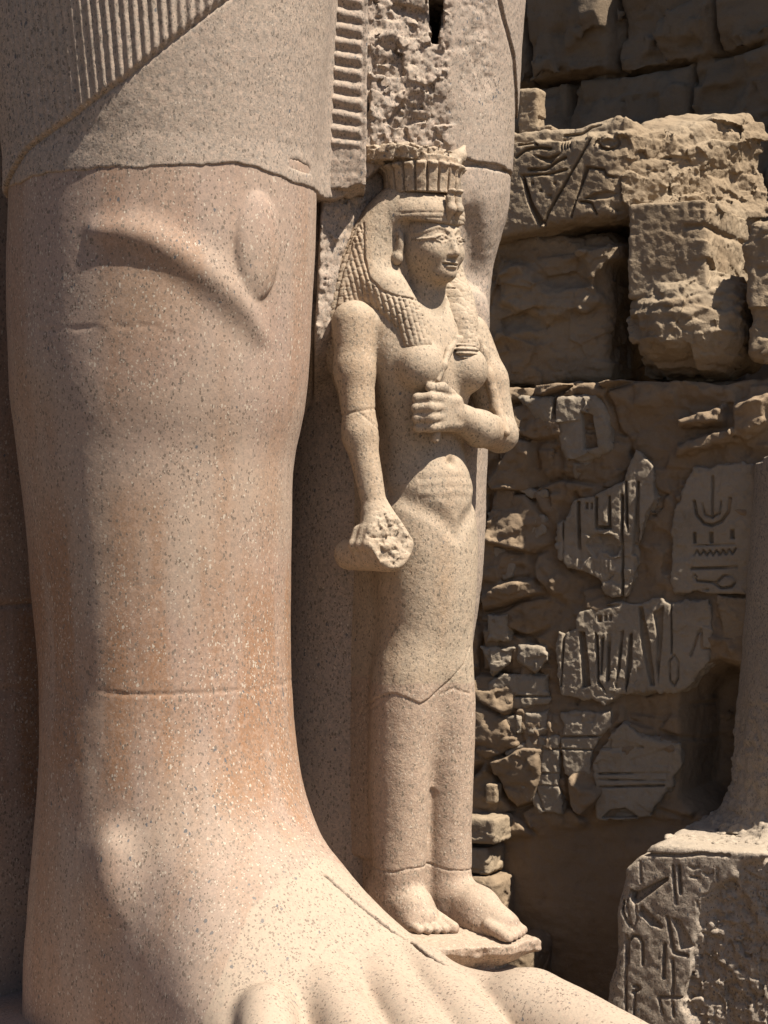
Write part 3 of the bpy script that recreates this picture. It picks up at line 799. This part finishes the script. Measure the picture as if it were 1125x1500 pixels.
# hieroglyph panel with a hand
facing(c3((340, 525), (375, 508), (410, 440), (480, 415), (590, 365), (640, 250), (700, 310), (705, 430), (655, 540), (640, 640), (630, 740), (600, 800), (520, 790), (500, 740), (440, 700), (380, 692), (340, 660)),
       [G(c3((368, 520), (366, 680)), .004, .02), S(c3((418, 440), (432, 440), (436, 690), (420, 690)), .025), S(c3((485, 425), (498, 425), (498, 530), (535, 532), (535, 420), (545, 420), (548, 545), (485, 545)), .022),
        S(c3((450, 600), (470, 570), (500, 562), (550, 565), (585, 600), (570, 640), (545, 645), (530, 630), (505, 630), (490, 650), (465, 620)), .02), G(c3((480, 660), (480, 710), (500, 738), (530, 738), (552, 715)), .004, .018),
        G(c3((503, 650), (505, 700)), .0035, .014), G(c3((520, 645), (520, 705)), .0035, .014), G(c3((537, 650), (535, 700)), .0035, .014), G(c3((588, 420), (588, 800)), .006, .025),
        S(c3((598, 365), (606, 365), (612, 560), (600, 520)), .025), S(c3((642, 365), (652, 365), (650, 560), (638, 640), (622, 640)), .022), S(c3((450, 445), (462, 445), (462, 470), (450, 470)), .015), S(c3((470, 445), (478, 445), (478, 470), (470, 470)), .015)], .10, 84, .008)
# right hand slab: bowl, comb of teeth, knotted loop
facing(c3((770, 470), (850, 320), (1000, 295), (1075, 300), (1110, 520), (1090, 785), (775, 785), (760, 700)),
       [G(c3((850, 440), (858, 490), (885, 522), (915, 530), (950, 515), (978, 480), (985, 430)), .006, .018), G(c3((880, 450), (890, 490), (915, 500), (945, 485), (950, 440)), .004, .014), G(c3((918, 350), (918, 500)), .006, .014),
        S(c3((845, 555), (858, 555), (858, 597), (845, 597)), .022), S(c3((905, 555), (920, 555), (920, 597), (905, 597)), .022), S(c3((985, 545), (1000, 545), (1000, 580), (985, 580)), .022),
        G(c3((848, 640), (860, 622), (872, 640), (884, 622), (896, 640), (908, 622), (920, 640), (932, 622), (944, 640), (956, 620), (968, 638), (980, 618), (992, 636), (1004, 616)), .004, .02), G(c3((845, 605), (1000, 600)), .003, .012),
        G(c3((840, 690), (1005, 685)), .005, .02), G(c3((845, 720), (852, 712), (860, 720), (852, 730), (845, 720)), .003, .018), G(c3((860, 735), (930, 742), (960, 715), (990, 715), (1005, 735), (990, 758), (950, 762), (925, 745)), .005, .02), G(c3((845, 775), (900, 768)), .005, .015)], .08, 88, .008)
# small stones at the left
facing(c3((80, 485), (125, 478), (132, 600), (192, 645), (190, 720), (140, 742), (100, 640)), [], .08, 92, .02)
facing(c3((180, 392), (230, 380), (310, 395), (305, 430), (240, 440)), [], .07, 93, .02)
facing(c3((240, 512), (290, 485), (312, 500), (290, 540), (265, 600), (225, 608)), [], .09, 94, .02)
# the large lower relief with rows of legs
facing(c4((350, 190), (420, 185), (425, 120), (470, 95), (580, 80), (620, 90), (650, 92), (700, 65), (760, 80), (905, 70), (918, 110), (918, 300), (830, 390), (800, 415), (590, 428), (520, 470), (470, 440), (360, 425), (345, 350)),
       [G(c4((372, 190), (360, 390)), .004, .02), S(c4((425, 190), (448, 190), (462, 300), (470, 390), (440, 400), (436, 300)), .025), S(c4((485, 190), (498, 205), (502, 370), (530, 420), (495, 380)), .025), S(c4((508, 215), (520, 210), (512, 350), (506, 350)), .02),
        S(c4((530, 200), (545, 195), (540, 370), (528, 380)), .022), S(c4((580, 190), (592, 185), (580, 320), (562, 400)), .022), S(c4((612, 200), (625, 195), (622, 320), (600, 415), (595, 400)), .025), S(c4((645, 100), (660, 95), (690, 230), (708, 390), (690, 390), (660, 250)), .022),
        S(c4((700, 120), (740, 95), (735, 220), (720, 390), (712, 300), (715, 200)), .02), G(c4((768, 85), (770, 270)), .004, .02), G(c4((780, 275), (795, 300), (795, 360), (780, 390), (765, 370), (762, 300), (780, 275)), .004, .016), G(c4((840, 280), (870, 190)), .005, .016), G(c4((878, 180), (882, 250), (910, 255)), .004, .015),
        G(c4((500, 100), (570, 92)), .006, .016), S(c4((495, 130), (510, 130), (510, 155), (495, 155)), .015), S(c4((520, 130), (530, 130), (530, 150), (520, 150)), .015), S(c4((540, 128), (548, 128), (548, 150), (540, 150)), .015)], .095, 96, .008)
for k, pts in enumerate((((85, 125), (165, 120), (172, 230), (82, 230)), ((195, 235), (300, 240), (318, 300), (260, 345), (190, 300)), ((60, 245), (180, 250), (160, 310), (100, 362)),
                         ((88, 380), (130, 345), (300, 350), (312, 460), (210, 475), (100, 492)), ((112, 508), (212, 500), (215, 560), (150, 602), (118, 560)), ((222, 492), (300, 485), (325, 570), (235, 575)))):
    facing(c4(*pts), [G(c4((100, 430), (310, 432)), .004, .018)] if k == 3 else [], .09+.02*(k == 0), 100+k, .02, edge=.02)
facing(c4((150, 640), (235, 582), (352, 580), (356, 860), (280, 862), (230, 800)), [G(c4((180, 628), (355, 625)), .004, .018), G(c4((190, 716), (355, 716)), .004, .018), G(c4((200, 760), (355, 762)), .003, .014), G(c4((222, 600), (240, 700), (290, 850)), .004, .03)], .085, 110, .008)
facing(c4((358, 490), (540, 485), (550, 550), (500, 592), (470, 642), (470, 722), (400, 745), (368, 720)), [G(c4((360, 580), (530, 578)), .004, .02), G(c4((360, 625), (480, 630)), .003, .015)], .085, 112, .01)
facing(c4((475, 682), (520, 600), (590, 530), (660, 580), (795, 608), (802, 680), (765, 765), (690, 872), (600, 886), (490, 882), (485, 800)),
       [G(c4((510, 622), (660, 618)), .004, .018), G(c4((500, 716), (760, 714)), .004, .02), G(c4((500, 738), (740, 742)), .003, .016), G(c4((505, 765), (740, 760)), .004, .02), S(c4((510, 880), (540, 850), (600, 842), (650, 880)), .03), S(c4((610, 665), (780, 610), (770, 690), (620, 690)), .012)], .095, 114, .01)
facing(c4((940, 62), (1060, 62), (1060, 310), (1020, 312), (950, 240)), [], .07, 116, .02, M_SAND)
facing(az([(690, 905), (735, 640), (760, 700), (740, 760), (712, 860)]), [], .05, 118, .03, M_MUD)

# ------------------------------------------------------------------ big loose blocks lying on the wall
def rock(name, label, cat, f, lo, hi, mat, h=.009, group=None):
    o = sdf(name, f, lo, hi, h, mat, None, lip=1.8); return tag(o, label, cat, group)
def craggy(P, s=1.0, seed=0):
    return fbm(P, 3.2, 3, seed)*.018*s+facet(P, (4.5, 4.5, 7), seed+1)*.024*s+facet(P, (13, 13, 18), seed+2)*.009*s+rid(P, (16, 16, 26), 3, seed+3)*.006*s+fbm(P, 46, 3, seed+6)*.003
# carved block
bf = 2.50
ac = pb(905, 250, bf)[0]
def c1(*p): return az([(720+x/2.778, y/2.778) for x, y in p], bf)
zt = pb(890, 178, bf)[2]; z0 = pb(905, 308, bf)[2]; z1 = pb(735, 348, bf)[2]
by1 = bf+.75; aE = pb(1100, 250, by1)[0]
RCUT = [S(c1((425, 545), (410, 560), (235, 870), (215, 918), (200, 915), (225, 860), (330, 680), (395, 570)), .022), S(c1((120, 715), (135, 722), (165, 820), (210, 900), (190, 920), (150, 830)), .03),
        G(c1((120, 715), (240, 708), (305, 690)), .005, .015), S(c1((380, 680), (395, 690), (345, 820), (325, 890), (318, 885), (355, 770)), .022), G(c1((385, 680), (455, 690), (465, 715), (500, 720)), .005, .018),
        G(c1((430, 580), (445, 600), (470, 608), (500, 600), (512, 580), (500, 555), (470, 545), (445, 558), (430, 580)), .006, .022), G(c1((415, 590), (425, 555), (460, 535), (505, 545)), .005, .02),
        S(c1((440, 580), (470, 562), (505, 575), (480, 600)), .012), G(c1((100, 640), (140, 610), (185, 600), (240, 605)), .006, .02), S(c1((170, 630), (230, 640), (285, 620), (240, 665), (200, 650)), .02),
        G(c1((150, 690), (220, 690), (280, 650), (300, 640)), .006, .018), G(c1((280, 560), (285, 610)), .003, .016), G(c1((292, 555), (297, 608)), .003, .016), G(c1((304, 555), (308, 605)), .003, .016), G(c1((316, 558), (319, 600)), .003, .016),
        G(c1((280, 545), (350, 540), (390, 510), (425, 500)), .005, .018), G(c1((110, 590), (170, 580), (185, 590)), .005, .02), S(c1((370, 810), (420, 785), (470, 775), (515, 785), (470, 808), (415, 812)), .015), G(c1((360, 820), (405, 825), (425, 870)), .005, .02),
        S(c1((225, 790), (245, 790), (245, 808), (225, 808)), .012), S(c1((160, 740), (172, 740), (172, 752), (160, 752)), .010), S(c1((250, 740), (262, 740), (262, 752), (250, 752)), .010), S(c1((195, 770), (205, 770), (205, 780), (195, 780)), .010)]
def carved(P):
    a, b, z = P.T
    n = craggy(P, 1.0, 120)
    face = bf+.002*fbm(P, 6, 2, 121)+.001*fbm(P, 50, 2, 122)+carve(a, z, RCUT)
    topn = .03*fbm(P, (7, 7, 2), 3, 124)+.03*sst(ac-.12, ac, a)
    d1 = (face-b)*.85
    # carved face stops at a chipped upper edge
    up = sst(zt-.085, zt-.06, z+.03*fbm(P, (9, 9, 2), 3, 125)-.02*(a > ac-.16))
    d1 = d1 + up*.05
    zb = np.interp(a, [-2.2, pb(735, 348, bf)[0], ac], [z1-.01, z1, z0])+.12*np.clip(b-bf, 0, .3)*(-1)
    saddle = -.09*np.exp(-((b-(bf+.35*(by1-bf)))/.10)**2)+.09*sst(bf+.3, by1, b)
    end = ac+.015+(aE-ac)/.75*(b-bf)+facet(P, (5, 5, 8), 126)*.05+facet(P, (14, 14, 20), 131)*.018+rid(P, 20, 3, 132)*.010+fbm(P, 4, 2, 127)*.03+.06*sst(bf, bf+.25, b)-.03
    ee = a-end
    d2 = np.maximum(z-(zt+.01+topn+saddle*sst(ac-.45, ac-.1, a)), zb+.02*fbm(P, 7, 3, 128)-z)
    d = smax(smax(d1, d2*.85, .03), ee*.7, .05)
    d = np.maximum(d, np.maximum(-1.7-a, b-by1-.03*fbm(P, 5, 3, 129)))
    return d + .003*fbm(P, 40, 3, 130)
rock("carved_block", "long relief carved sandstone block with a bright broken end, topmost on the wall", "stone block", carved, (-1.75, bf-.06, z1-.12), (max(ac, aE)+.2, by1+.06, zt+.2), M_SAND, .0075)
# square block with a rough bulging foot
bB = 2.45; aB0 = pb(920, 400, bB)[0]; aB1 = pb(1036, 400, bB)[0]; zB = pb(1035, 290, bB)[2]
def blockB(P):
    a, b, z = P.T
    d = box(P, (aB0, bB, 2.50), (aB1, 3.5, zB), .015)+craggy(P, .18+.3*sst(aB1-.1, aB1, P[:, 0]), 140)
    d = d + .02*np.exp(-((z-zB+.13)/.012)**2)*(a > aB1-.12)
    lo_ = ell(P, ((aB0+aB1)/2+.06, bB+.32, 2.37), (.36, .42, .285))
    lo_ = np.maximum(lo_, box(P, (aB0+.015, bB-.09, 2.105), (aB1+.14, 3.4, 2.66), .06))
    lo_ = lo_+craggy(P, 1.2, 144)+.006*np.sin(z*95+5*fbm(P, 4, 2, 146))*sst(2.2, 2.5, z)
    return np.minimum(d, lo_)*.85
rock("stone_block", "square sandstone block with bulging eroded foot, right of the dark eroded block", "stone block", blockB, (aB0-.1, bB-.2, 2.05), (aB1+.3, 3.55, zB+.06), M_SAND, .0085)
# dark eroded block under the carved one
bC = 2.62; aC1 = pb(893, 450, bC)[0]
PC = [az([(725, 350), (820, 345), (860, 372), (800, 400), (760, 395), (725, 410)], bC), az([(850, 372), (918, 352), (918, 372), (895, 385), (870, 420)], bC), az([(735, 405), (760, 385), (800, 420), (870, 425), (885, 445), (850, 455), (800, 470), (735, 440)], bC), az([(725, 485), (760, 480), (778, 485), (755, 500), (728, 500)], bC)]
def blockC(P):
    a, b, z = P.T
    h = craggy(P, .9, 150)
    for L, t in zip(PC, (.03, .07, .055, .04)): h = h-t*sst(.03, -.02, poly(a, z, L)+.02*fbm(P, 14, 2, 153))
    d = box(P, (-1.7, bC+.03, 2.115), (aC1, 3.4, 2.865), .05)
    return (d+h)*.85
rock("stone_block", "dark hollowed sandstone block wedged under the carved block", "stone block", blockC, (-1.8, bC-.2, 2.05), (aC1+.15, 3.5, 2.98), M_SAND, .0085)
# block at the frame's edge
BD = 2.40
aD = pb(1090, 420, BD)[0]
def blockD(P): return (box(P, (aD, BD, pb(1100, 528, BD)[2]), (aD+.75, 3.1, pb(1100, 322, BD)[2]), .05)+craggy(P, .9, 160))*.85
rock("stone_block", "upright sandstone block cut off by the right edge of the photo", "stone block", blockD, (aD-.1, BD-.12, pb(1100, 528, BD)[2]-.1), (aD+.85, 3.2, pb(1100, 322, BD)[2]+.1), M_SAND, .01)
# small stones on top and rubble at the foot of the wall
def pebble(label, c, r, seed, mat=M_SAND, name="loose_stone", cat="stone", group="loose stones on and beside the ruined wall"):
    c = np.array(c); r = np.array(r)
    def f(P): return (box(P, c-r, c+r, min(r)*.35)+craggy(P, .6*min(1, min(r)/.07), seed)*.8)*.85
    rock(name, label, cat, f, c-r*1.5-.02, c+r*1.5+.02, mat, .007, group)
q = pb(779, 130, 2.95); pebble("small upright stone standing on the carved block beside the king's kilt", (q[0], 2.95, zt+.155), (.055, .06, .14), 170)
q = pb(803, 160, 2.85); pebble("pale pebble lying on top of the carved block", (q[0], 2.85, zt+.04), (.05, .05, .035), 172)
q = pb(706, 1215, 2.34); pebble("flat pale slab topping the rubble pile beside the princess's shins", (q[0]-.03, 2.40, q[2]), (.13, .12, .065), 174)
q = pb(703, 1260, 2.34); pebble("squarish rubble stone under the flat pale slab", (q[0]-.04, 2.42, q[2]), (.10, .12, .07), 176)
q = pb(712, 1320, 2.34); pebble("tall rough rubble stone in the middle of the rubble pile", (q[0]-.05, 2.44, q[2]), (.13, .16, .13), 178, M_MUD)
q = pb(735, 1400, 2.34); pebble("broad lumpy rubble stone at the bottom of the rubble pile", (q[0]-.03, 2.42, q[2]-.12), (.22, .2, .22), 180, M_MUD)
q = pb(722, 1162, 2.45); pebble("thin pale splinter of stone stuck in the wall above the rubble pile", (q[0], 2.47, q[2]), (.03, .05, .05), 182)

# ------------------------------------------------------------------ masonry behind, part of its shade put into the stone colour
TH3 = math.radians(44); SN, CS = math.sin(TH3), math.cos(TH3); ROT = TH3-TH
BR = 4.1
RB = np.random.RandomState(5)
rows_ = [(-1.1, .0), (.0, .9), (.9, 1.8), (1.8, 2.5), (2.5, 3.05), (3.05, 3.62), (3.62, 4.12), (4.12, 4.7), (4.7, 5.4)]
blks = []
for z_0, z_1 in rows_:
    x = -9+RB.rand()*.5
    while x < 2.0:
        wd = .35+RB.rand()*.55; blks.append((x, x+wd, z_0, z_1, RB.rand())); x += wd
def rear(P):
    a, b, z = P.T
    W = P + np.stack((fbm(P, 3, 2, 191), 0*a, fbm(P, 3, 2, 192)), 1)*.035
    h = np.full(a.shape, -.10)
    for x0, x1, z_0, z_1, rv in blks:
        if z_1 < 2.2: continue
        e = np.minimum(np.minimum(W[:, 0]-x0, x1-W[:, 0]), np.minimum(W[:, 2]-z_0, z_1-W[:, 2]))
        h = np.where(e > 0, sst(0, .022, e)*(.08+.20*rv)-.10, h)
    h = h+fbm(P, 2.2, 3, 193)*.06+facet(P, (3, 3, 4), 194)*.055+facet(P, 8, 196)*.028+rid(P, 14, 3, 197)*.012+fbm(P, 30, 3, 195)*.006
    d = (BR-h-b)*.7
    return np.maximum(d, np.maximum(np.maximum(z-5.35, 1.95-z), np.maximum(b-4.4, np.maximum(a-2.0, -9-a))))
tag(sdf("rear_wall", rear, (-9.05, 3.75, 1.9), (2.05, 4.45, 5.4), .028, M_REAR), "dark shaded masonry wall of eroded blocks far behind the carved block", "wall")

SN, CS = math.sin(TH2), math.cos(TH2); ROT = TH2-TH
# ------------------------------------------------------------------ second pedestal with a grey granite leg on it
BP = 1.71; PT = .015
def cp(*p): return az(cr(p, 680, 1150), BP)
PCUT = [S(cp((612, 385), (640, 395), (752, 340), (755, 352), (700, 395), (640, 440), (618, 430)), .035), S(cp((655, 445), (735, 520), (730, 532), (690, 520), (645, 475)), .03), G(cp((590, 430), (585, 465), (600, 500), (610, 520)), .004, .02),
        G(cp((612, 400), (600, 440), (612, 500), (625, 535), (640, 500), (635, 450), (618, 410)), .003, .016), G(cp((605, 660), (608, 580), (625, 558), (645, 560), (660, 585), (660, 665)), .005, .02), G(cp((600, 555), (598, 840)), .004, .022), G(cp((625, 770), (648, 755), (640, 745), (628, 745)), .006, .02), G(cp((632, 770), (628, 855)), .004, .018),
        G(cp((772, 300), (778, 380), (785, 440)), .005, .02), G(cp((795, 300), (800, 400)), .006, .025), G(cp((752, 490), (765, 560), (775, 620), (825, 632)), .006, .022), S(cp((765, 490), (800, 500), (830, 560), (848, 600), (800, 610), (790, 550)), .02), G(cp((742, 590), (738, 715)), .006, .022),
        G(cp((770, 645), (775, 720), (770, 775)), .005, .018), G(cp((720, 785), (800, 788)), .005, .02), G(cp((720, 790), (735, 850)), .004, .018), G(cp((770, 800), (776, 860)), .004, .018), G(cp((835, 303), (850, 310), (868, 303)), .004, .015), G(cp((835, 340), (870, 345)), .004, .015), G(cp((885, 325), (900, 335), (920, 328), (920, 318)), .004, .014), G(cp((938, 308), (936, 350)), .004, .014),
        G(cp((880, 410), (930, 395)), .004, .014), G(cp((862, 430), (868, 470)), .004, .014), G(cp((650, 285), (655, 360)), .004, .015)]
TOPG = cp((615, 258), (700, 258), (800, 262), (880, 255), (980, 262))
BRK = cp((1030, 285), (1010, 350), (930, 380), (880, 430), (850, 560), (835, 700), (830, 900), (830, 1400), (2000, 1400), (2000, 285))
aP0 = pb(926, 1250, BP)[0]
def pedestal(P):
    a, b, z = P.T
    d = box(P, (aP0-.2, BP, -1.05), (1.75, 3.2, PT), .025)
    d = smax(d, (aP0-.03+.10*sst(-.12, .0, z)*1.0-.13*np.clip(-z, 0, 1)+.02*fbm(P, 6, 3, 203)-a)*.8, .04)
    brk = sst(.02, -.03, poly(a, z, BRK)+.05*fbm(P, 6, 3, 200))
    near = b < BP+.12
    d = d + near*(.7*carve(a, z, PCUT, .005)*(1-brk)+.02*groove(a, z, TOPG, .010))
    d = d + brk*near*(.045+facet(P, 11, 201)*.018+facet(P, 28, 202)*.012+rid(P, 40, 3, 203)*.010+fbm(P, 80, 2, 204)*.004)
    return d*.85+.0018*fbm(P, 30, 3, 205)+.0012*rid(P, 60, 2, 206)
ped = tag(sdf("pedestal", pedestal, (aP0-.25, BP-.06, -1.06), (1.8, 3.28, PT+.05), .0078, M_PED, lip=1.8), "grey granite pedestal with sunk hieroglyphs and a broken rough corner", "pedestal")
st2 = thing("standing_statue", "grey granite statue on the hieroglyph pedestal, broken off above its only leg in view", "statue", (.25, 2.05, PT))
l2 = legtab([(-300, 1112, 1440), (640, 1110, 1440), (850, 1098, 1440), (1000, 1086, 1440), (1100, 1077, 1440), (1190, 1068, 1440)], 1.9)
def leg2(P):
    d = loftz(P, [(4.5,)+l2[0][1:]]+l2[:-1]+[(PT-.01,)+l2[-1][1:]])
    d = smin(d, np.abs(P[:, 2]-PT+.02)-.02+.0*d, .22)
    d = np.maximum(d, np.maximum(PT-.012-P[:, 2], np.maximum(np.maximum(aP0+.08-P[:, 0], 1.78-P[:, 1]), np.maximum(P[:, 0]-1.70, P[:, 1]-3.15))))
    brk = sst(.42, .25, P[:, 2]+.5*(P[:, 0]-.05)*(-1)+.06*fbm(P, 6, 2, 210))
    d = np.maximum(d, P[:, 2]-1.80-.35*(P[:, 0]-.9)+.04*facet(P, 6, 214))
    return d + .005*fbm(P, 5, 3, 211)+.002*fbm(P, 40, 2, 212)+brk*rid(P, 16, 3, 213)*.018
sdf("leg", leg2, (.1, 1.7, PT-.03), (2.1, 3.3, 2.5), .010, M_PED, st2)

ROT = 0.0; SN, CS = math.sin(TH), math.cos(TH)
# ------------------------------------------------------------------ ground
gx = np.linspace(-40, 40, 81); V = np.array([(x, y, -1.0) for x in gx for y in gx], float)
V[:, 2] += .02*fbm(V.astype(np.float32), .7, 3)
V[:, :2] *= 4
ii = np.arange(80); I, J = np.meshgrid(ii, ii, indexing='ij'); k0 = (I*81+J).ravel()
gr = mesh_from("ground", V, np.stack((k0, k0+81, k0+82, k0+1), 1), M_GROUND); gr['kind'] = 'structure'
